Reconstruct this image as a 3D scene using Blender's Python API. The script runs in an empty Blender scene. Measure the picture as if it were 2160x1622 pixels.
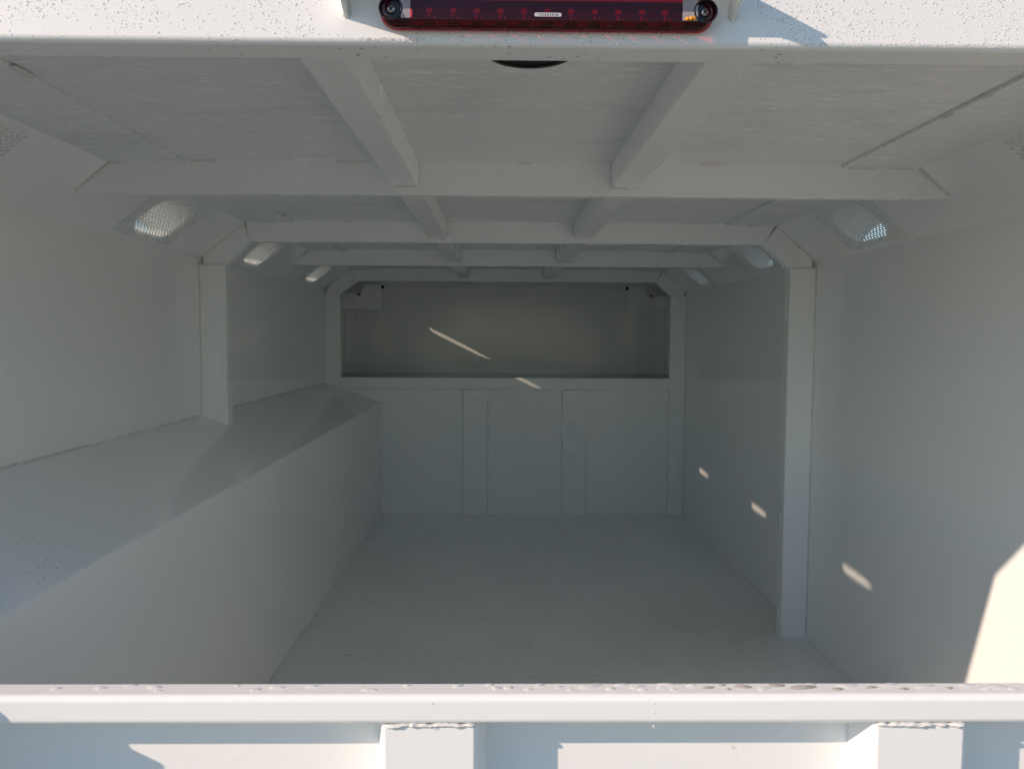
import bpy, bmesh, math, random
from mathutils import Vector, Matrix, noise

S = bpy.context.scene
COL = S.collection
random.seed(7)
PI = math.pi
ZO = 2.15                      # height of the camera (origin of the body's own measurements) above the ground

# ------------------------------------------------------------------ camera
cam = bpy.data.cameras.new('camera')
cam.sensor_fit = 'HORIZONTAL'; cam.sensor_width = 36.0
cam.lens = 1654.16 / 2160 * 36
cam.clip_start = 0.05; cam.clip_end = 500
camo = bpy.data.objects.new('camera', cam); COL.objects.link(camo)
r_ = (0.9998932712, -0.0137364918, 0.0049754361)
d_ = (0.0041180182, -0.0617565454, -0.9980827476)
f_ = (0.0140174212, 0.9979967124, -0.0616933871)
camo.matrix_world = Matrix(((r_[0], -d_[0], -f_[0], 0), (r_[1], -d_[1], -f_[1], 0),
                            (r_[2], -d_[2], -f_[2], ZO), (0, 0, 0, 1)))
S.camera = camo

# ------------------------------------------------------------------ sky and sun
SUN_DIR = Vector((1.0, 0.48, -0.49)).normalized()       # the way the light travels
el = math.asin(-SUN_DIR.z); az = math.atan2(-SUN_DIR.x, -SUN_DIR.y)
w = bpy.data.worlds.new('World'); S.world = w; w.use_nodes = True
nt = w.node_tree; nt.nodes.clear()
sky = nt.nodes.new('ShaderNodeTexSky'); sky.sky_type = 'NISHITA'; sky.sun_disc = False
sky.sun_elevation = el; sky.sun_rotation = az % (2 * PI)
sky.air_density = 1.0; sky.dust_density = 0.2; sky.ozone_density = 2.5
bg = nt.nodes.new('ShaderNodeBackground'); bg.inputs['Strength'].default_value = 0.11
ow = nt.nodes.new('ShaderNodeOutputWorld')
nt.links.new(sky.outputs[0], bg.inputs[0]); nt.links.new(bg.outputs[0], ow.inputs[0])
sl = bpy.data.lights.new('sun', 'SUN'); sl.energy = 3.3; sl.angle = math.radians(0.53); sl.color = (1.0, 0.765, 0.60)
slo = bpy.data.objects.new('sun', sl); COL.objects.link(slo)
slo.rotation_euler = SUN_DIR.to_track_quat('-Z', 'Y').to_euler(); slo.location = (-8, -4, 8)

S.view_settings.view_transform = 'Standard'; S.view_settings.look = 'None'
S.view_settings.exposure = 0.57; S.view_settings.gamma = 1.0
S.view_settings.use_curve_mapping = False
S.render.engine = 'CYCLES'
S.cycles.max_bounces = 20; S.cycles.diffuse_bounces = 18; S.cycles.glossy_bounces = 6
S.cycles.transparent_max_bounces = 8
S.cycles.sample_clamp_indirect = 6.0
S.cycles.use_adaptive_sampling = True; S.cycles.adaptive_threshold = 0.02

# ------------------------------------------------------------------ materials
def nodes(name):
    m = bpy.data.materials.new(name); m.use_nodes = True
    t = m.node_tree; t.nodes.clear()
    o = t.nodes.new('ShaderNodeOutputMaterial')
    return m, t, o
class NB:
    """small node helper"""
    def __init__(s, t): s.t = t
    def n(s, typ, **kw):
        a = s.t.nodes.new(typ)
        for k, v in kw.items():
            if k in a.inputs: s.put(a.inputs[k], v)
            else: setattr(a, k, v)
        return a
    def put(s, inp, v):
        if hasattr(v, 'is_linked') and hasattr(v, 'node'): s.t.links.new(v, inp)
        else: inp.default_value = v
    def noise(s, vec, scale, detail=3, rough=.55, out='Fac', **k):
        a = s.t.nodes.new('ShaderNodeTexNoise'); s.put(a.inputs['Vector'], vec)
        a.inputs['Scale'].default_value = scale; a.inputs['Detail'].default_value = detail; a.inputs['Roughness'].default_value = rough
        for kk, v in k.items(): a.inputs[kk].default_value = v
        return a.outputs[out]
    def ramp(s, fac, a, b, lo=0.0, hi=1.0):
        r = s.t.nodes.new('ShaderNodeMapRange'); r.clamp = True; r.interpolation_type = 'SMOOTHSTEP'
        s.put(r.inputs['Value'], fac); r.inputs['From Min'].default_value = a; r.inputs['From Max'].default_value = b
        r.inputs['To Min'].default_value = lo; r.inputs['To Max'].default_value = hi
        return r.outputs[0]
    def math(s, op, a, b=0.0, c=0.0):
        m = s.t.nodes.new('ShaderNodeMath'); m.operation = op
        s.put(m.inputs[0], a); s.put(m.inputs[1], b); s.put(m.inputs[2], c); return m.outputs[0]
    def mapping(s, vec, scale=(1, 1, 1), rot=(0, 0, 0), loc=(0, 0, 0)):
        m = s.t.nodes.new('ShaderNodeMapping'); s.put(m.inputs['Vector'], vec)
        m.inputs['Scale'].default_value = scale; m.inputs['Rotation'].default_value = rot; m.inputs['Location'].default_value = loc
        return m.outputs[0]
    def mix(s, fac, a, b):
        m = s.t.nodes.new('ShaderNodeMix'); m.data_type = 'RGBA'
        s.put(m.inputs['Factor'], fac); s.put(m.inputs['A'], a) if False else None
        s.put(m.inputs[6], a); s.put(m.inputs[7], b); return m.outputs[2]
    def bump(s, h, strength, dist, normal=None):
        b = s.t.nodes.new('ShaderNodeBump'); s.put(b.inputs['Height'], h)
        b.inputs['Strength'].default_value = strength; b.inputs['Distance'].default_value = dist
        if normal is not None: s.put(b.inputs['Normal'], normal)
        return b.outputs[0]
    def blob(s, pos, c, rad, soft):
        """1 inside a ball round c, falling to 0"""
        v = s.t.nodes.new('ShaderNodeVectorMath'); v.operation = 'DISTANCE'
        s.put(v.inputs[0], pos); v.inputs[1].default_value = c
        return s.ramp(v.outputs['Value'], rad, rad + soft, 1, 0)
    def specks(s, vec, scale, size, keep):
        """small round dots at random places: fac 1 inside a dot"""
        a = s.t.nodes.new('ShaderNodeTexVoronoi'); s.put(a.inputs['Vector'], vec); a.inputs['Scale'].default_value = scale
        sep = s.t.nodes.new('ShaderNodeSeparateColor'); s.put(sep.inputs[0], a.outputs['Color'])
        rad = s.ramp(sep.outputs[0], keep, 1.0, 0.0, size)
        return s.ramp(s.math('SUBTRACT', rad, a.outputs['Distance']), 0.0, 0.05)

PAINT = (0.905, 0.924, 0.914, 1)
def paint(name, kind='wall', base=PAINT, rough=0.28):
    m, t, o = nodes(name); b = NB(t)
    pos = t.nodes.new('ShaderNodeTexCoord').outputs['Object']
    p = b.n('ShaderNodeBsdfPrincipled')
    broad = b.noise(pos, 1.3, 3)
    col = b.mix(b.ramp(broad, .2, .8), base, (base[0] * .96, base[1] * .965, base[2] * .97, 1))
    rgh = b.ramp(broad, .1, .9, rough * .8, rough * 1.2)
    nrm = None
    if kind == 'floor' or name.endswith('back'): nrm = b.bump(b.noise(pos, 2.2, 1), .10, .010)      # the slight waviness of rolled sheet
    if kind in ('wall', 'post'):
        dot = b.specks(pos, 22, .085, .90)
        col = b.mix(b.math('MULTIPLY', dot, .22), col, (.30, .29, .27, 1))
    if kind == 'roof':
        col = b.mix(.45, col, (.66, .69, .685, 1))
        s1 = b.ramp(b.noise(b.mapping(pos, (7, 46, 5), (0, 0, .12)), 1.6, 4, .62, Distortion=1.6), .59, .66)
        s2 = b.ramp(b.noise(b.mapping(pos, (9, 50, 5), (0, 0, -.42)), 1.5, 3, .6, Distortion=2.0), .595, .67)
        s3 = b.ramp(b.noise(b.mapping(pos, (4, 110, 4), (0, 0, .02)), 2, 3, .6), .45, .75)
        patch = b.ramp(broad, .3, .6)
        sc = b.math('MULTIPLY', b.math('MAXIMUM', s1, s2), patch)
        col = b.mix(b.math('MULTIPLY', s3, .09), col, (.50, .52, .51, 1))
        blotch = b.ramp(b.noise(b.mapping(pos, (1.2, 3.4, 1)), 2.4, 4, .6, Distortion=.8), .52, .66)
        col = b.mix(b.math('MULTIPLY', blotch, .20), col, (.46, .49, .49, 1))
        col = b.mix(sc, col, (.97, .97, .95, 1))
        rgh = b.math('ADD', rgh, .12)
        pass
    if kind == 'header':
        sepn = t.nodes.new('ShaderNodeSeparateXYZ'); b.put(sepn.inputs[0], t.nodes.new('ShaderNodeNewGeometry').outputs['Normal'])
        under = b.ramp(sepn.outputs['Z'], -.9, -.6, 1, 0)
        s1 = b.ramp(b.noise(b.mapping(pos, (12, 30, 18), (0, 0, .6)), 1.6, 3, .6, Distortion=1.2), .68, .72)
        d2 = b.specks(b.mapping(pos, (.7, 1.3, 1)), 170, .36, .60)
        near = b.ramp(b.noise(pos, 5.0, 2), .40, .6)
        d2 = b.math('MULTIPLY', b.math('MULTIPLY', d2, under), near)
        col = b.mix(b.math('MULTIPLY', b.math('MULTIPLY', s1, under), .7), col, (.93, .92, .87, 1))
        col = b.mix(b.math('MULTIPLY', d2, .85), col, (.10, .10, .10, 1))
        rgh = b.math('ADD', rgh, .08)
    if kind == 'bench':
        front = b.blob(pos, (-.80, 1.25, -.43), .12, .50)
        d2 = b.math('MULTIPLY', b.specks(b.mapping(pos, (1, 1.5, 1), (0, 0, .5)), 95, .27, .55), front)
        d3 = b.math('MULTIPLY', b.ramp(b.noise(pos, 60, 4, .75, Distortion=1.5), .66, .72), front)
        mid = b.math('MULTIPLY', b.specks(pos, 20, .10, .8), .5)
        dd = b.math('MAXIMUM', b.math('MAXIMUM', d2, d3), mid)
        sepn = t.nodes.new('ShaderNodeSeparateXYZ'); b.put(sepn.inputs[0], t.nodes.new('ShaderNodeNewGeometry').outputs['Normal'])
        dd = b.math('MULTIPLY', dd, b.ramp(sepn.outputs['Z'], .3, .8))
        col = b.mix(b.math('MULTIPLY', dd, .7), col, (.16, .16, .17, 1))
    if kind == 'floor':
        st = b.blob(pos, (.88, 3.05, -1.17), .10, .60)
        st2 = b.blob(pos, (.80, 4.95, -1.17), .05, .5)
        fine = b.ramp(b.noise(b.mapping(pos, (1, 2.4, 1), (0, 0, .5)), 64, 4, .75, Distortion=.8), .52, .72)
        fine2 = b.ramp(b.noise(b.mapping(pos, (1, 2.6, 1), (0, 0, -.1)), 24, 4, .72, Distortion=1.2), .60, .72)
        a = b.math('MULTIPLY', st, fine)
        c2 = b.math('MULTIPLY', st2, fine2)
        col = b.mix(b.math('MULTIPLY', st, .20), col, (.42, .36, .25, 1))
        big = b.noise(b.mapping(pos, (1.6, .8, 1), (0, 0, .3)), 2.6, 5, .62)
        col = b.mix(b.ramp(big, .25, .8, 0, .20), col, (.52, .53, .50, 1))
        every = b.math('MULTIPLY', fine2, .8)
        col = b.mix(b.math('MULTIPLY', b.math('MAXIMUM', b.math('MAXIMUM', a, c2), every), .6), col, (.13, .12, .10, 1))
        sc2 = b.ramp(b.noise(b.mapping(pos, (2.2, 90, 3), (0, 0, -.05)), 1, 3, .6), .62, .75)
        col = b.mix(b.math('MULTIPLY', sc2, .22), col, (.95, .95, .93, 1))
        rgh = b.math('ADD', b.ramp(big, .15, .85, rough * .7, rough * 1.9), b.math('MULTIPLY', a, .2))
    b.put(p.inputs['Base Color'], col)
    b.put(p.inputs['Roughness'], rgh); p.inputs['IOR'].default_value = 1.5
    if nrm is not None: t.links.new(nrm, p.inputs['Normal'])
    t.links.new(p.outputs[0], o.inputs[0])
    return m
M = {}
for k, kind, rr in (('wall', 'wall', .13), ('post', 'post', .26), ('roof', 'roof', .34), ('header', 'header', .32),
                    ('bench', 'bench', .12), ('floor', 'floor', .11), ('back', 'wall', .15), ('gate', 'post', .30)):
    M[k] = paint('white_paint_' + k, kind, rough=rr)
def simple(name, col, rough=.5, **kw):
    m, t, o = nodes(name); b = NB(t); p = b.n('ShaderNodeBsdfPrincipled')
    p.inputs['Base Color'].default_value = (*col, 1); p.inputs['Roughness'].default_value = rough
    for k, v in kw.items(): p.inputs[k.replace('_', ' ')].default_value = v
    pos = t.nodes.new('ShaderNodeTexCoord').outputs['Object']
    t.links.new(b.bump(b.noise(pos, 160, 3), .08, .001), p.inputs['Normal'])
    t.links.new(p.outputs[0], o.inputs[0]); return m
M['bead'] = simple('weld_paint', (.72, .72, .69), .34)
M['shelf'] = simple('shelf_dark_reflection', (.20, .22, .20), .14)  # dark reflection of the recess back put into the shelf's colour
M['black'] = simple('black_rubber', (.012, .012, .013), .55)
M['void'] = simple('dark_void', (.004, .004, .004), .9)
M['screw'] = simple('steel_screw', (.42, .41, .40), .32, Metallic=1.0)
M['dark_red'] = simple('dark_red_plastic', (.06, .004, .012), .16)
M['pocket'] = simple('black_plastic', (.010, .006, .008), .28)
M['led'] = simple('red_diode', (.62, .03, .055), .35)
M['board'] = simple('dark_circuit_board', (.045, .006, .012), .5)
M['amber'] = simple('amber_wire', (.75, .33, .03), .5)
M['pill'] = simple('grey_label_ink', (.55, .53, .56), .4)
M['pilldark'] = simple('label_ink_dark', (.14, .11, .15), .4)
def see_through(name, tint, gloss=.05, body=None, amount=.7, edge=.8):
    m, t, o = nodes(name); b = NB(t)
    tr = b.n('ShaderNodeBsdfTransparent'); tr.inputs[0].default_value = (*tint, 1)
    base = tr.outputs[0]
    if body:
        df = b.n('ShaderNodeBsdfDiffuse'); df.inputs[0].default_value = (*body, 1)
        mx = b.n('ShaderNodeMixShader'); mx.inputs[0].default_value = amount
        t.links.new(df.outputs[0], mx.inputs[1]); t.links.new(tr.outputs[0], mx.inputs[2]); base = mx.outputs[0]
    gl = b.n('ShaderNodeBsdfGlossy'); gl.inputs['Roughness'].default_value = gloss
    lw = b.n('ShaderNodeLayerWeight'); lw.inputs[0].default_value = .5; fr = b.n('ShaderNodeMath', operation='MULTIPLY_ADD')      # the same from both sides of the film
    t.links.new(b.math('POWER', lw.outputs['Facing'], 4.0), fr.inputs[0]); fr.inputs[1].default_value = edge; fr.inputs[2].default_value = .04
    m2 = b.n('ShaderNodeMixShader'); t.links.new(fr.outputs[0], m2.inputs[0])
    t.links.new(base, m2.inputs[1]); t.links.new(gl.outputs[0], m2.inputs[2]); t.links.new(m2.outputs[0], o.inputs[0])
    return m
M['lens'] = see_through('red_lens', (.86, .035, .075), .06, (.08, .002, .008), .80, .22)
M['clear'] = see_through('clear_window', (.8, .78, .78), .08, (.5, .46, .48), .35)
M['water'] = see_through('water', (.985, .985, .985), .02, (.90, .89, .88), .62, .15)
M['dirty_water'] = see_through('muddy_water', (.93, .91, .89), .03, (.55, .51, .47), .62, .4)
def ground_mat():
    m, t, o = nodes('gravel_and_grass'); b = NB(t); p = b.n('ShaderNodeBsdfPrincipled')
    pos = t.nodes.new('ShaderNodeTexCoord').outputs['Object']
    c = b.mix(b.ramp(b.noise(pos, .6, 5), .40, .6), (.22, .22, .20, 1), (.17, .19, .13, 1))
    c = b.mix(b.ramp(b.noise(pos, 30, 4), .3, .7, 0, .5), c, (.27, .27, .25, 1))
    t.links.new(c, p.inputs['Base Color']); p.inputs['Roughness'].default_value = .9
    t.links.new(b.bump(b.noise(pos, 40, 5), .6, .02), p.inputs['Normal']); t.links.new(p.outputs[0], o.inputs[0]); return m
M['ground'] = ground_mat()

# ------------------------------------------------------------------ mesh helpers
def link(name, me, parent=None):
    o = bpy.data.objects.new(name, me); COL.objects.link(o)
    if parent: o.parent = parent
    return o
def thing(name, label, cat, loc=(0, 0, ZO), group=None):
    o = link(name, None); o.location = loc; o['label'] = label; o['category'] = cat; o.empty_display_size = .1
    if group: o['group'] = group
    return o
def build(name, bm, mat, parent=None, bevel=0.0, seg=3, smooth=None, off=(0, 0, 0)):
    bmesh.ops.recalc_face_normals(bm, faces=bm.faces)
    me = bpy.data.meshes.new(name); bm.to_mesh(me); bm.free()
    me.materials.append(M[mat] if isinstance(mat, str) else mat)
    o = link(name, me, parent)
    if off != (0, 0, 0): o.location = off
    if bevel:
        md = o.modifiers.new('bevel', 'BEVEL'); md.width = bevel; md.segments = seg; md.limit_method = 'ANGLE'
        md.angle_limit = math.radians(25); md.harden_normals = True
        me.shade_smooth()
    if name in ('weld_bead', 'tack_weld'): o['kind'] = 'stuff'
    if not bevel and smooth: me.shade_smooth(); me.set_sharp_from_angle(angle=math.radians(smooth))
    return o
def B(): return bmesh.new()
def bx(bm, x0, x1, y0, y1, z0, z1):
    v = [bm.verts.new((x, y, z)) for z in (z0, z1) for y in (y0, y1) for x in (x0, x1)]
    for f in ((0, 2, 3, 1), (4, 5, 7, 6), (0, 1, 5, 4), (2, 6, 7, 3), (0, 4, 6, 2), (1, 3, 7, 5)): bm.faces.new([v[i] for i in f])
    return bm
def box(*a): return bx(B(), *a)
def prism(bm, pts, axis, a0, a1):
    """outline pts in the two other axes, pushed along axis from a0 to a1"""
    def mk(p, a):
        if axis == 'x': return (a, p[0], p[1])
        if axis == 'y': return (p[0], a, p[1])
        return (p[0], p[1], a)
    A = [bm.verts.new(mk(p, a0)) for p in pts]; C = [bm.verts.new(mk(p, a1)) for p in pts]
    n = len(pts); bm.faces.new(A); bm.faces.new(C[::-1])
    for i in range(n): bm.faces.new((A[i], A[(i + 1) % n], C[(i + 1) % n], C[i]))
    return bm
def bead(bm, p0, p1, r, jit=.35, step=None, flat=1.0, lift=None):
    """an uneven weld bead: a lumpy tube from p0 to p1"""
    p0, p1 = Vector(p0), Vector(p1); L = (p1 - p0).length; step = step or r * 1.1
    n = max(4, int(L / step)); t = (p1 - p0).normalized()
    u = t.cross(Vector((0, 0, 1)) if abs(t.z) < .9 else Vector((1, 0, 0))).normalized(); v = t.cross(u)
    rings = []
    for i in range(n + 1):
        c = p0 + (p1 - p0) * (i / n) + (u * random.uniform(-1, 1) + v * random.uniform(-1, 1)) * r * jit * .5
        k = r * (.75 + .5 * random.random() * jit * 2) * (.5 if i in (0, n) else 1)
        rings.append([bm.verts.new(c + (u * math.cos(a) + v * math.sin(a) * flat) * k) for a in [j * PI / 3 for j in range(6)]])
    for a, b in zip(rings, rings[1:]):
        for j in range(6): bm.faces.new((a[j], a[(j + 1) % 6], b[(j + 1) % 6], b[j]))
    bm.faces.new(rings[0]); bm.faces.new(rings[-1][::-1])
    return bm
def stadium(cx, cz, hw, hh, n=14):
    pts = []
    for s, a0 in ((1, -PI / 2), (-1, PI / 2)):
        for i in range(n + 1):
            a = a0 + PI * i / n
            pts.append((cx + s * (hw - hh) + hh * math.cos(a), cz + hh * math.sin(a)))
    return pts

# ------------------------------------------------------------------ measurements (metres, from the camera)
XL, XR = -1.140, 1.200
ZF, ZC = -1.1715, 0.422
ZK = 0.285                         # bend between wall and sloping panel
XCL, XCR = -0.967, 1.046           # bend between sloping panel and roof
Y0, YB = 0.95, 5.087               # rear face, front frame
YR = 5.82                          # back of the recess over the cab
ZS = -0.273
WI = 0.1017
XB, ZB, ZW = -0.780, -0.440, -0.307
T = .004

# ------------------------------------------------------------------ ground
g = B(); n = 2
for i in (-1, 1):
    pass
v = [g.verts.new(p) for p in ((-150, -150, 0), (150, -150, 0), (150, 150, 0), (-150, 150, 0))]; g.faces.new(v)
go = build('ground', g, 'ground'); go['kind'] = 'structure'; go['label'] = 'gravel and grass ground around the truck'

# ------------------------------------------------------------------ truck body
body = thing('truck_body', 'white painted steel truck body seen through its open rear, ribbed roof and walls', 'truck body')
build('floor', box(XL - .02, XR + .02, Y0 + .02, YB + .06, ZF - .006, ZF), 'floor', body)
wl = build('side_wall', box(XL - T, XL, Y0 + .01, YR + .02, ZF - .05, ZK), 'wall', body); wl['label'] = 'left wall above the long box'
wr = build('side_wall', box(XR, XR + T, Y0 + .01, YR + .02, ZF - .05, ZK), 'wall', body); wr['label'] = 'right wall with sunlit corner'

# roof: middle sheet set a little higher than the two edge sheets it laps onto
SL, SR = -0.782, 0.848
build('roof_sheet', box(SL - .03, SR + .03, Y0 + .03, YR + .02, ZC + .007, ZC + .011), 'roof', body)
build('roof_edge_sheet', box(XCL - .001, SL, Y0 + .03, YR + .02, ZC, ZC + .0065), 'roof', body)
build('roof_edge_sheet', box(SR, XCR + .001, Y0 + .03, YR + .02, ZC, ZC + .0065), 'roof', body)
bm = B()
for sx in (SL, SR):
    for (a, c) in ((1.02, 1.97), (1.99, 2.98), (3.04, 3.95), (3.99, 5.06)):
        for k in range(2):
            y = random.uniform(a, c - .1); bead(bm, (sx + .003, y, ZC + .001), (sx + .003, y + random.uniform(.03, .07), ZC + .003), .0045, .4)
build('tack_weld', bm, 'bead', body, smooth=60)

# sloping panels with the vent openings
VY = (1.475, 2.478, 3.47, 4.54, 5.44)
def slope_frame(side):
    if side < 0: a = Vector((XL, 0, ZK)); c = Vector((XCL, 0, ZC))
    else: a = Vector((XR, 0, ZK)); c = Vector((XCR, 0, ZC))
    return a, (c - a), (c - a).length
def rrect(hw, hh, r, n=7):
    pts = []
    for (cx, cy, a0) in ((hw - r, hh - r, 0), (-hw + r, hh - r, PI / 2), (-hw + r, -hh + r, PI), (hw - r, -hh + r, 3 * PI / 2)):
        for i in range(n + 1):
            a = a0 + PI / 2 * i / n; pts.append((cx + r * math.cos(a), cy + r * math.sin(a)))
    return pts
HOLE = rrect(.125, .070, .058)
for side in (-1, 1):
    a, dv, L = slope_frame(side); e = dv / L
    bm = B()
    edges = [Y0 + .03, 1.98, 2.99, 3.97, YB, YR + .02]
    for i in range(5):
        y0, y1 = edges[i], edges[i + 1]
        P = lambda y, s: a + e * s + Vector((0, y, 0))
        out = [bm.verts.new(P(*q)) for q in ((y0, -.001), (y1, -.001), (y1, L + .001), (y0, L + .001))]
        if i == 4 and side > 0: bm.faces.new(out); continue
        ed = [bm.edges.new((out[k], out[(k + 1) % 4])) for k in range(4)]
        vs = [bm.verts.new(P(VY[i] + p[0], L * .515 + p[1])) for p in HOLE]
        ed += [bm.edges.new((vs[k], vs[(k + 1) % len(vs)])) for k in range(len(vs))]
        bmesh.ops.triangle_fill(bm, edges=ed, use_beauty=True)
    bmesh.ops.remove_doubles(bm, verts=bm.verts, dist=1e-5)
    o = build('sloping_panel', bm, 'wall', body)
    md = o.modifiers.new('thickness', 'SOLIDIFY'); md.thickness = .004; md.offset = -1
    # make sure the sheet grows outwards
    if o.data.polygons[0].normal.x * side > 0:
        o.data.flip_normals()
    o['label'] = 'sloping panel between wall and roof'

# vents: scoop outside, expanded metal screen inside
def make_screen():
    bm = B(); hw, hh = .180, .083; px, py = .0200, .0150
    def strut(p, q, wd=.0015, th=.0012):
        p, q = Vector(p), Vector(q); t = (q - p).normalized(); n = Vector((-t.y, t.x, 0)) * wd; z = Vector((0, 0, th))
        v = [bm.verts.new(c) for c in (p + n - z, p - n - z, p - n + z, p + n + z, q + n - z, q - n - z, q - n + z, q + n + z)]
        for f in ((0, 1, 5, 4), (1, 2, 6, 5), (2, 3, 7, 6), (3, 0, 4, 7)): bm.faces.new([v[i] for i in f])
    nx, ny = int(2 * hw / px), int(2 * hh / py)
    for i in range(nx + 1):
        for j in range(ny + 1):
            cx, cy = -hw + i * px, -hh + j * py
            zt = .0012
            L_, R_, U_, D_ = (cx - px / 2, cy, -zt), (cx + px / 2, cy, -zt), (cx, cy + py / 2, zt), (cx, cy - py / 2, zt)
            strut(L_, U_); strut(U_, R_); strut(L_, D_); strut(D_, R_)
    bmesh.ops.recalc_face_normals(bm, faces=bm.faces)
    me = bpy.data.meshes.new('mesh_screen'); bm.to_mesh(me); bm.free(); me.materials.append(M['post']); return me
SCREEN = make_screen()
def scoop_mesh(side):
    """half-round hood over the opening: a small arch on the sloping panel, a wide arch standing off outside"""
    a, dv, L = slope_frame(side); e = dv / L
    bm = B(); N = 20; rows = []
    xw = abs(XL if side < 0 else XR)
    for k in range(6):
        f = k / 5; row = []
        for i in range(N + 1):
            th = PI * i / N
            # arch on the sloping panel, (y, distance up the panel)
            yi, si = -.165 * math.cos(th), (L * .515 - .085) + .178 * math.sin(th) ** .7
            pin = a + e * si + Vector((side * abs(e.z), 0, abs(e.x))) * .007; pin = Vector((pin.x, yi, pin.z))
            # open front arch, upright, out beyond the wall
            yo = -.30 * math.cos(th); zo = ZK - .10 + .204 * math.sin(th) ** .36
            po = Vector((side * (xw + .060), yo, zo))
            c = pin.lerp(po, f); c.z += .012 * math.sin(PI * f) * math.sin(th)
            row.append(bm.verts.new(c))
        rows.append(row)
    for r0, r1 in zip(rows, rows[1:]):
        for i in range(N): bm.faces.new((r0[i], r0[i + 1], r1[i + 1], r1[i]))
    bmesh.ops.recalc_face_normals(bm, faces=bm.faces)
    me = bpy.data.meshes.new('vent_scoop'); bm.to_mesh(me); bm.free(); me.materials.append(M['post']); me.shade_smooth(); return me
for side in (-1, 1):
    a, dv, L = slope_frame(side); e = dv / L
    inn = Vector((-side * e.z, 0, abs(e.x))) ; inn = Vector((-side * abs(e.z), 0, -abs(e.x)))
    sm = scoop_mesh(side)
    for y in (VY if side < 0 else VY[:4]):
        o = link('vent_scoop', sm, body); o.location = (0, y, 0)
        md = o.modifiers.new('thickness', 'SOLIDIFY'); md.thickness = .0025; md.offset = 0
        s = link('mesh_screen', SCREEN, o)
        c = a + e * (L * .515) + inn * .0035
        rot = Matrix((Vector((0, 1, 0)), e, Vector((0, 1, 0)).cross(e))).transposed().to_4x4()
        s.matrix_local = Matrix.Translation(c) @ rot

# roof ribs that stop on the sloping panels
def slope_x(side, z):
    a, dv, L = slope_frame(side); return a.x + dv.x * (z - a.z) / dv.z
for y in (1.975, 3.965):
    z0 = .350
    xa, xb = slope_x(-1, z0), slope_x(1, z0)
    bm = prism(B(), [(XCL + .004, ZC + .009), (XCR - .004, ZC + .009), (xb + .004, z0), (xa - .004, z0)], 'y', y, y + .005)
    bx(bm, xa, xb, y + .0045, y + .042, z0, z0 + .005)
    o = build('roof_rib', bm, 'post', body, bevel=.0022, seg=2)
    bm = B()
    bead(bm, (xa + .004, y - .001, z0 + .004), (XCL + .004, y - .001, ZC - .002), .0045, .3)
    bead(bm, (xb - .004, y - .001, z0 + .004), (XCR - .004, y - .001, ZC - .002), .0045, .3)
    for xx in (-.96, -.79, -.42, .05, .52, .84, .98):
        q = xx + random.uniform(-.03, .03); zq = ZC + (.006 if SL < q < SR - .09 else 0); bead(bm, (q, y - .0015, zq), (q + random.uniform(.03, .07), y - .0015, zq), .0042, .5)
    build('weld_bead', bm, 'bead', o, smooth=60)
    # rounded lower edge of the folded rib
    build('fold', bead(B(), (xa + .004, y + .0035, z0 + .002), (xb - .004, y + .0035, z0 + .002), .0055, .02, .05), 'post', o, smooth=80)

# full frames: post, sloping corner, beam
def frame(y, dpt, floor_l, beam_bottom=.350):
    f = []
    xcl, xcr = -.950, .997
    zp = .262
    for side, xw, xc, xci in ((-1, XL, XCL, xcl), (1, XR, XCR, xcr)):
        xi = xw - side * WI
        z0 = floor_l if side < 0 else ZF - .004
        bm = box(min(xw + side * .002, xi), max(xw + side * .002, xi), y, y + dpt, z0, zp)
        p = build('frame_post', bm, 'post', body, bevel=.003, seg=2)
        bm = B(); bead(bm, (xw - side * .002, y - .001, z0 + .01), (xw - side * .002, y - .001, zp), .0032, .5, .02)
        bead(bm, (xi, y + .002, z0 + .02), (xi, y + .002, zp - .01), .0022, .8, .018)
        bead(bm, (xw, y - .001, zp), (xi, y - .001, zp), .003, .4, .01)
        build('weld_bead', bm, 'bead', p, smooth=60)
        zl = ZK + .012
        pts = [(xi, zp - .002), (xw - side * .016, zp - .002), (xw - side * .016, zl + .002), (xc, ZC + .003), (xci, beam_bottom)]
        c = build('frame_corner', prism(B(), pts, 'y', y + .004, y + dpt - .003), 'post', body, bevel=.002, seg=2)
        bm = B(); bead(bm, (xw - side * .016, y + .003, zl), (xc, y + .003, ZC - .001), .003, .4, .012)
        bead(bm, (xci, y + .003, beam_bottom + .004), (xc, y + .003, ZC - .004), .002, .4, .012)
        build('weld_bead', bm, 'bead', c, smooth=60)
    bm = prism(B(), [(XCL + .003, ZC + .009), (XCR - .003, ZC + .009), (xcr, beam_bottom), (xcl, beam_bottom)], 'y', y + .001, y + dpt)
    b = build('frame_beam', bm, 'post', body, bevel=.003, seg=2)
    bm = B()
    for xx in (-.9, -.6, -.25, .1, .36, .7, .93):
        zq = ZC + (.006 if SL < xx < SR - .1 else 0); bead(bm, (xx, y - .0005, zq), (xx + random.uniform(.03, .08), y - .0005, zq), .0042, .5)
    build('weld_bead', bm, 'bead', b, smooth=60)
frame(2.99, .050, -.50)
frame(YB, .052, -.50)

# two lengthwise stringers under the roof, cut between the cross members
for (x0, x1) in ((-.275, -.206), (.272, .346)):
    for (a, c) in ((Y0 + .05, 1.974), (2.018, 2.990), (3.038, 3.964), (4.008, YB), (YB + .05, YR)):
        o = build('roof_stringer', box(x0, x1, a, c, .370, ZC + .009), 'post', body, bevel=.006, seg=3)
        bm = B(); bead(bm, (x0 + .004, c - .004, .370), (x1 - .004, c - .004, .370), .0042, .6)
        bead(bm, (x1, c - .004, .374), (x1, c - .004, ZC), .004, .5); bead(bm, (x0, c - .004, .374), (x0, c - .004, ZC), .004, .5)
        build('weld_bead', bm, 'bead', o, smooth=60)

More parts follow.
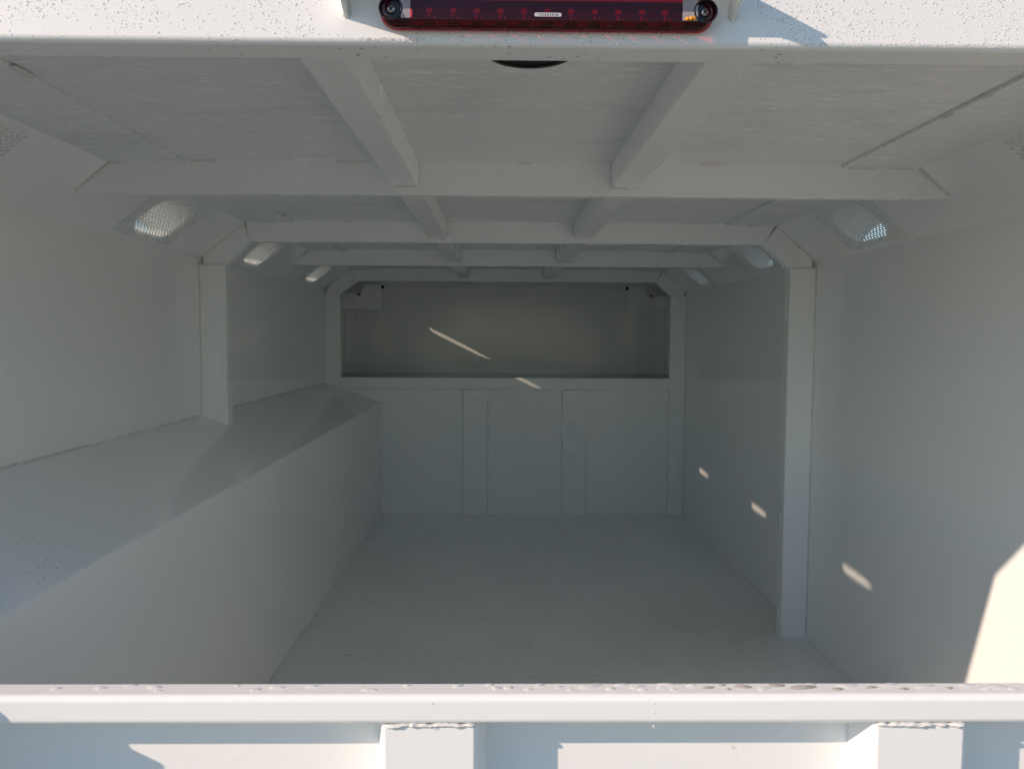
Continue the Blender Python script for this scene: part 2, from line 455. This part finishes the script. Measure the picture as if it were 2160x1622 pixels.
# long raised box along the left wall
bench_pts = [(XL - .001, ZW), (XB, ZB), (XB, ZF - .003), (XL - .001, ZF - .003)]
o = build('side_box', prism(B(), bench_pts, 'y', Y0 + .06, YB + .046), 'bench', body, bevel=.007, seg=4)
bm = B()
def broken(bm, p0, p1, r, gap=.12):
    p0, p1 = Vector(p0), Vector(p1); L = (p1 - p0).length; s = 0
    while s < L - .02:
        l = random.uniform(.03, .22); e_ = min(L, s + l)
        bead(bm, p0.lerp(p1, s / L), p0.lerp(p1, e_ / L), r * random.uniform(.7, 1.25), .35, r * 2.2); s = e_ + random.uniform(0, gap)
broken(bm, (XL + .001, 1.1, ZW), (XL + .001, YB, ZW), .0035)
broken(bm, (XB, 1.1, ZF), (XB, YB, ZF), .0035)
build('weld_bead', bm, 'bead', o, smooth=60)
bm = B(); broken(bm, (XR, 1.1, ZF), (XR, YB, ZF), .0042, .05); build('weld_bead', bm, 'bead', wr, smooth=60)

# front bulkhead below, recess over the cab above
YP = YB + .030
RX = [(-.252, -.081), (.397, .561)]
cuts = [XB - .35, RX[0][0], RX[0][1], RX[1][0], RX[1][1], XR]
for a, c in ((cuts[0], cuts[1] + .004), (cuts[2] - .004, cuts[3] + .004), (cuts[4] - .004, cuts[5])):
    build('bulkhead_panel', box(a, c, YP, YP + .004, ZF - .01, -.335), 'back', body)
for i, (a, c) in enumerate(RX):
    bm = prism(B(), [(a, YP + .006), (a + .006, YB - .004), (c - .006, YB - .004), (c, YP + .006)], 'z', ZF - .002, -.350)
    if i == 1:
        bx(bm, a + .076, a + .079, YB - .0052, YB, ZF, -.352)
    build('bulkhead_rib', bm, 'post', body, bevel=.004, seg=2)
o = build('bulkhead_rail', box(XL + WI - .004, XR - WI + .004, YB + .004, YB + .050, -.347, ZS), 'post', body, bevel=.004, seg=2)
bm = B(); broken(bm, (-.99, YB + .029, -.348), (1.1, YB + .029, -.348), .0028); build('weld_bead', bm, 'bead', o, smooth=60)
rec = build('recess_back', prism(B(), [(XL - .002, ZS - .02), (XR + .002, ZS - .02), (XR + .002, ZK), (XCR, ZC + .009), (XCL, ZC + .009), (XL - .002, ZK)], 'y', YR, YR + .005), 'back', body)
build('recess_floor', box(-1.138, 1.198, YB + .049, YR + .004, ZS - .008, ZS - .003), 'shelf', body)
build('recess_top_strip', box(-.90, .98, YR - .016, YR - .001, .352, ZC + .008), 'back', body, bevel=.003)
for xa, xb_ in ((-1.138, -1.055), (1.115, 1.198)):
    build('recess_side_strip', box(xa, xb_, YR - .075, YR - .070, ZS - .003, .300), 'back', body)
# corner brackets in the recess
YK = 5.715
for nm, pts, strap in (('l', [(-.861, .360), (-.862, .181), (-1.058, .189), (-1.057, .292), (-1.030, .286), (-.988, .364)], (-1.137, -1.056, .193, .299)),
                       ('r', [(.916, .357), (.918, .186), (1.121, .191), (1.119, .290), (1.087, .284), (1.019, .362)], (1.119, 1.197, .192, .293))):
    o = build('corner_bracket', prism(B(), pts, 'y', YK - .002, YK + .003), 'back', body, bevel=.0015, seg=1)
    x0, x1, z0, z1 = strap
    bm = B()
    if nm == 'l': bm = prism(bm, [(x1, YK - .003), (x1 - .004, YK + .002), (x0, YK - .070), (x0, YK - .076)], 'z', z0, z1)
    else: bm = prism(bm, [(x0, YK - .003), (x0 + .004, YK + .002), (x1, YK - .070), (x1, YK - .076)], 'z', z0, z1)
    build('strap', bm, 'back', o)
    s = -1 if nm == 'l' else 1
    xh = pts[0][0]
    build('gap', box(xh - .012 if s > 0 else xh - .006, xh + .006 if s > 0 else xh + .012, YK - .010, YK - .0025, .337, .358), 'void', o)  # black boxes, here and below, drawn for the dark inside open gaps
    xk = pts[4][0]
    build('gap', box(xk - .010, xk + .010, YK - .008, YK - .0025, .288, .298), 'void', o)
# black plate for the dark inside a slot, left sloping panel by the front frame
a, dv, L = slope_frame(-1); e = dv / L; inn = Vector((abs(e.z), 0, -abs(e.x)))
bm = B(); vs = []
for p in stadium(0, 0, .020, .008, 6):
    q = a + e * (.028 + p[0]) + inn * .0015; vs.append(bm.verts.new((q.x, 5.06 + p[1], q.z)))
bm.faces.new(vs)
res = bmesh.ops.extrude_face_region(bm, geom=bm.faces[:])
bmesh.ops.translate(bm, vec=-inn * .001, verts=[x for x in res['geom'] if isinstance(x, bmesh.types.BMVert)])
build('slot', bm, 'void', body)

# rear frame: header, corner plates, jambs
ZH = .342
hd = build('rear_header', box(XL - .03, XR + .03, Y0, Y0 + .056, ZH, ZH + .20), 'header', body, bevel=.0085, seg=5)
for side, x_in, x_w in ((-1, -.640, XL - .02), (1, .700, XR + .02)):
    run = abs(x_w - x_in)
    pts = [(x_in, ZH + .004), (x_w, ZH + .004), (x_w, ZH - run)]
    build('corner_plate', prism(B(), pts, 'y', Y0 + .012, Y0 + .024), 'header', body, bevel=.002, seg=1)
    build('rear_jamb', box(min(x_w, x_w - side * .09), max(x_w, x_w - side * .09), Y0 + .001, Y0 + .056, ZF - .1, ZH), 'header', body, bevel=.006)
# unseen block left of the tailgate, outline shaped for the shadow it casts
bm = prism(B(), [(.868, -.70), (.866, -.450), (.879, -.446), (.879, -.4352), (.9006, -.4345), (.9006, -.425), (.912, -.417), (.930, -.417), (.948, -.425), (.948, -.70)], 'x', -.865, -.705)
build('shadow_block', bm, 'gate', body, bevel=.004)
# guard round the brake light: two cheeks and a top
for x0 in (-.186, .270):
    pts = [(Y0 + .003, .408), (Y0 - .046, .408), (Y0 - .054, .402), (Y0 - .054, .394), (Y0 + .003, .370)]
    o = build('light_guard_cheek', prism(B(), pts, 'x', x0, x0 + .005), 'header', body, bevel=.0012, seg=2)
    bm = B()
    for s in (-.001, .006): bead(bm, (x0 + s, Y0 - .001, .374), (x0 + s, Y0 - .001, .408), .0022, .5)
    build('weld_bead', bm, 'bead', o, smooth=60)
build('light_guard_top', box(-.186, .275, Y0 - .054, Y0 + .003, .4085, .4125), 'header', body, bevel=.001, seg=1)
# black toothed grommet in the roof behind the header
bm = B(); NT = 96; top = []; bot = []
for i in range(NT * 2):
    a_ = 2 * PI * i / (NT * 2); r = .067 if i % 2 else .0645
    top.append(bm.verts.new((.042 + r * math.cos(a_), 1.213 + r * math.sin(a_), ZC + .006)))
    bot.append(bm.verts.new((.042 + r * math.cos(a_), 1.213 + r * math.sin(a_), ZC + .003)))
cin = [bm.verts.new((.042 + .058 * math.cos(2 * PI * i / (NT * 2)), 1.213 + .058 * math.sin(2 * PI * i / (NT * 2)), ZC + .003)) for i in range(NT * 2)]
deep = [bm.verts.new((.042 + .058 * math.cos(2 * PI * i / (NT * 2)), 1.213 + .058 * math.sin(2 * PI * i / (NT * 2)), ZC + .0062)) for i in range(NT * 2)]
for i in range(NT * 2):
    j = (i + 1) % (NT * 2)
    bm.faces.new((top[i], top[j], bot[j], bot[i])); bm.faces.new((bot[i], bot[j], cin[j], cin[i])); bm.faces.new((cin[i], cin[j], deep[j], deep[i]))
bm.faces.new(deep)
build('toothed_grommet', bm, 'black', body)

# ------------------------------------------------------------------ tailgate
gate = thing('tailgate', 'white steel tailgate with wet rounded top rail and upright ribs', 'tailgate')
rail = build('top_rail', box(XL - .01, XR + .01, Y0, Y0 + .042, -.4845, -.447), 'gate', gate, bevel=.0085, seg=6)
YPAN = Y0 + .057
build('panel', box(XL - .01, XR + .01, YPAN, YPAN + .004, ZF - .06, -.460), 'gate', gate)
def gate_rib(x0, x1, sl, sr):
    pts = [(x0 - sl, YPAN + .001), (x0, Y0 + .004), (x1, Y0 + .004), (x1 + sr, YPAN + .001)]
    o = build('gate_rib', prism(B(), pts, 'z', ZF - .05, -.486), 'gate', gate, bevel=.005, seg=4)
    bm = B(); bead(bm, (x0 + .002, Y0 + .004, -.4862), (x1 - .002, Y0 + .004, -.4862), .0030, .75, .0045, .8)
    build('weld_bead', bm, 'bead', o, smooth=50)
gate_rib(-.147, -.029, .012, .012)
gate_rib(.474, .589, .012, .012)
gate_rib(-.990, -.870, .012, .012)
gate_rib(1.02, 1.13, .012, .012)

# ------------------------------------------------------------------ brake light
lamp = thing('brake_light', 'long dark red rounded brake light screwed to the rear header', 'brake light', (0.0525, Y0, ZO + .3762))
YL = -.001                                             # local: 0 is the header face, minus is towards the camera
HW, HH = .1955, .019
def local_prism(pts, y0, y1): return prism(B(), pts, 'y', y0, y1)
build('base', local_prism(stadium(0, 0, HW - .003, HH - .003), -.005, -.0005), 'dark_red', lamp, bevel=.001, seg=2)
# red shell: a hollow skirt and a front face with a bevelled rim
bm = B(); prof = [(-.004, 0.0), (-.013, .0002), (-.0175, .0016), (-.0195, .0045), (-.020, .0075)]
rings = []
for (yy, ins) in prof:
    rings.append([bm.verts.new((p[0], yy, p[1])) for p in stadium(0, 0, HW - ins, HH - ins)])
nn = len(rings[0])
for r0, r1 in zip(rings, rings[1:]):
    for i in range(nn): bm.faces.new((r0[i], r0[(i + 1) % nn], r1[(i + 1) % nn], r1[i]))
# front face only between the screw pockets
fr = [bm.verts.new((x, -.020, z)) for (x, z) in ((-.168, -.0115), (.168, -.0115), (.168, .0115), (-.168, .0115))]
bm.faces.new(fr)
sh = build('red_shell', bm, 'lens', lamp, smooth=40)
build('circuit_board', box(-.160, .158, -.0075, -.0055, -.0115, .0125), 'board', lamp)
for i in range(11):
    x = -.1375 + i * .0275
    bm = box(x - .0034, x + .0034, -.0135, -.0077, -.002, .0035)
    bx(bm, x - .0018, x + .0014, -.0128, -.0077, -.0072, -.0036); bx(bm, x + .0045, x + .0072, -.0124, -.0077, -.0078, -.0056)
    build('diode', bm, 'led', lamp, bevel=.0006, seg=2)
for i in range(12):                                     # opaque fins added in the skirt to break its red light into spots
    x = -.1513 + i * .0275
    build('fin', box(x - .0062, x + .0062, -.0165, -.0055, -.0176, -.0118), 'board', lamp)
for s, x0, x1 in ((-1, -.1700, -.1585), (1, .1560, .1740)):
    o = build('clear_window', box(x0, x1, -.0203, -.0195, -.0112, .0125), 'clear', lamp, bevel=.0003, seg=1)
    if s > 0: build('wire', bead(B(), (x0 + .003, -.0208, -.0098), (x1 - .002, -.0208, -.0085), .0019, .8, .002), 'amber', o, smooth=60)
    else: build('red_tab', box(x1 - .0005, x1 + .0018, -.0206, -.0198, -.0105, -.0015), 'led', o)  # small red tab at the window's inner edge
for sx in (-.1815, .1830):
    bm = B(); n = 28; rr = ((.0138, -.0196), (.0138, -.0206), (.0122, -.0206), (.0108, -.0150), (.0002, -.0150))
    rg = [[bm.verts.new((sx + r * math.cos(2 * PI * i / n) * (1.0), yy, r * math.sin(2 * PI * i / n))) for i in range(n)] for r, yy in rr]
    for r0, r1 in zip(rg, rg[1:]):
        for i in range(n): bm.faces.new((r0[i], r0[(i + 1) % n], r1[(i + 1) % n], r1[i]))
    o = build('screw_pocket', bm, 'pocket', lamp, smooth=40)
    bm = B(); rr = ((.0052, -.0150), (.0052, -.0166), (.0040, -.0178), (.0004, -.0183))
    rg = [[bm.verts.new((sx + r * math.cos(2 * PI * i / n), yy, r * math.sin(2 * PI * i / n))) for i in range(n)] for r, yy in rr]
    for r0, r1 in zip(rg, rg[1:]):
        for i in range(n): bm.faces.new((r0[i], r0[(i + 1) % n], r1[(i + 1) % n], r1[i]))
    bm.faces.new(rg[-1])
    build('screw', bm, 'screw', o, smooth=50)
    bm = B()
    for q in (.6, .6 + PI / 2):
        c, s_ = math.cos(q), math.sin(q); l, wd = .0031, .0007
        vs = [bm.verts.new((sx + c * u - s_ * t_, -.0186, s_ * u + c * t_)) for u, t_ in ((-l, -wd), (l, -wd), (l, wd), (-l, wd))]
        vb = [bm.verts.new((v_.co.x, -.0172, v_.co.z)) for v_ in vs]
        bm.faces.new(vs)
        for i in range(4): bm.faces.new((vs[i], vs[(i + 1) % 4], vb[(i + 1) % 4], vb[i]))
    build('screw_cross', bm, 'void', o)
pl = build('maker_plate', local_prism(stadium(0, -.0062, .0158, .0022, 8), -.0209, -.0199), 'pill', lamp)
bm = B(); x = -.0105
for wd in (.0011, .0011, .0011, .0016, .0020, .0011, .0018, .0011, .0020):
    bx(bm, x, x + wd * .55, -.0212, -.0208, -.0076, -.0048); x += wd + .0012
build('lettering', bm, 'pilldark', pl)

# ------------------------------------------------------------------ water
def dome(bm, c, u, v, nrm, ra, rb, h, n=10, rings=3, wob=.25, seed=0):
    ph = [random.uniform(0, 6.28) for _ in range(4)]
    def rad(t): return 1 + wob * (.6 * math.sin(t + ph[0]) + .5 * math.sin(2 * t + ph[1]) + .35 * math.sin(3 * t + ph[2]))
    prev = None
    for k in range(rings):
        f = 1 - k / rings; hh = h * math.sqrt(max(0, 1 - f * f)) if rings > 1 else 0
        ring = [bm.verts.new(c + u * (ra * rad(2 * PI * i / n) * f * math.cos(2 * PI * i / n)) + v * (rb * rad(2 * PI * i / n) * f * math.sin(2 * PI * i / n)) + nrm * hh) for i in range(n)]
        if prev:
            for i in range(n): bm.faces.new((prev[i], prev[(i + 1) % n], ring[(i + 1) % n], ring[i]))
        prev = ring
    top = bm.verts.new(c + nrm * h)
    for i in range(n): bm.faces.new((prev[i], prev[(i + 1) % n], top))
X, Y, Z = Vector((1, 0, 0)), Vector((0, 1, 0)), Vector((0, 0, 1))
bm = B(); cnt = 0
while cnt < 5200:
    x = random.uniform(-.72, .78); z = random.uniform(.351, .470)
    if -.20 < x < .30 and z > .365: continue
    dn = noise.noise(Vector((x * 9, z * 22, 3.1))) + .35 * noise.noise(Vector((x * 30, z * 50, 8)))
    if x > .3: dn += .32
    if dn < random.uniform(-.25, .55): continue
    r = .00045 + .0011 * random.random() ** 3
    dome(bm, Vector((x, Y0 - .0001, z)), X, Z, -Y, r, r * random.uniform(1, 1.25), r * .55, 7, 2, .08); cnt += 1
for _ in range(260):
    x = random.choice((random.uniform(-.17, -.09), random.uniform(-.6, .7), random.uniform(.3, .7)))
    r = random.uniform(.0006, .0012); a_ = random.uniform(.05, .6)
    nr = (-Y * math.cos(a_) - Z * math.sin(a_)); tv = (Y * math.sin(a_) - Z * math.cos(a_))
    dome(bm, Vector((x, Y0 + .0085, ZH + .0085)) + nr * .00845, X, tv, nr, r, r, r * .6, 8, 3, .1)
o = build('water_beads', bm, 'water', smooth=180); o.location.z = ZO
o['kind'] = 'stuff'; o['label'] = 'fine water beads covering the rear header'; o['category'] = 'water'

# puddles and drops on the tailgate rail, placed along it (x, depth on the rail 0..1, length, width, mud)
ZT = -.447
drops = []
rs = random.Random(21)
spots = [(-.56, .5, 9, 4), (-.505, .55, 10, 5), (-.47, .8, 12, 4), (-.44, .65, 14, 5), (-.43, .2, 9, 3), (-.335, .8, 4, 3), (-.31, .35, 10, 5), (-.285, .6, 16, 5),
         (-.24, .75, 13, 4), (-.165, .3, 15, 5), (-.12, .8, 6, 4), (-.055, .75, 11, 5), (-.015, .85, 8, 4), (-.005, .45, 10, 6), (.05, .8, 10, 5), (.115, .72, 24, 8),
         (.14, .4, 10, 5), (.155, .85, 14, 4), (.175, .6, 16, 6), (.18, .3, 9, 4), (.205, .55, 8, 4), (.215, .85, 22, 5)]
spots = [(x, d, l, wd, 0) for x, d, l, wd in spots]
spots += [(.010, .55, 9, 5, 0), (.035, .35, 8, 4, 0), (.075, .6, 7, 3, 0), (.088, .3, 6, 3, 0)]
for x, d, l, wd, mud in ((.245, .75, 9, 4, 0), (.265, .5, 12, 4, 1), (.285, .8, 8, 3, 1), (.31, .65, 18, 6, 1), (.335, .35, 14, 5, 0), (.355, .75, 16, 6, 1), (.385, .5, 26, 8, 1),
                         (.40, .85, 12, 4, 0), (.43, .3, 12, 5, 1), (.445, .7, 22, 7, 0), (.475, .5, 12, 4, 1), (.50, .8, 20, 5, 0), (.515, .3, 10, 4, 1), (.545, .62, 20, 6, 0),
                         (.575, .4, 8, 4, 1), (.60, .75, 16, 5, 0), (.635, .55, 22, 7, 0), (.655, .3, 12, 4, 0), (.29, .3, 6, 3, 1), (.22, .28, 7, 3, 0), (.62, .3, 9, 3, 0)):
    spots.append((x, d, l, wd, mud))
for (x, d, l, wd, mud) in spots:
    yy = Y0 + .010 + d * .024
    bm = B(); a_ = rs.uniform(-.35, .05)
    u = X * math.cos(a_) - Y * math.sin(a_); v_ = X * math.sin(a_) + Y * math.cos(a_)
    dome(bm, Vector((0, 0, 0)), u, v_, Z, l * .00064, wd * .00074, .0017 + .00015 * wd, 20, 5, .22)
    # a trailing lobe so that no drop is a plain disc
    dome(bm, u * (l * .00046) + v_ * rs.uniform(-.001, .001), u, v_, Z, l * .00040, wd * .00044, .0011, 14, 4, .25)
    o = build('water_drop', bm, 'dirty_water' if mud else 'water', smooth=180); o.location = (x, yy, ZO + ZT + .0001)
    if mud: o['label'] = 'muddy water drop on the right half of the tailgate rail'; o['group'] = 'muddy drops on the tailgate rail'
    else: o['label'] = 'clear water drop lying on top of the tailgate rail'; o['group'] = 'clear drops on the tailgate rail'
    o['category'] = 'water drop'
# drops running down and hanging from the rail
for (x, z, r) in ((-.084, -.456, .0011), (-.085, -.465, .0007), (-.086, -.4865, .0018), (.193, -.457, .0008), (.193, -.468, .0010), (.193, -.4865, .0018)):
    bm = B(); dome(bm, Vector((0, 0, 0)), X, Z, -Y, r, r * 1.35, r, 12, 4, .06)
    o = build('water_drop', bm, 'water', smooth=180); o.location = (x, Y0 - .0001 + (.001 if z < -.48 else 0), ZO + z)
    o['label'] = 'tiny water drop on the front face of the tailgate rail'; o['category'] = 'water drop'; o['group'] = 'drops running down the tailgate rail'
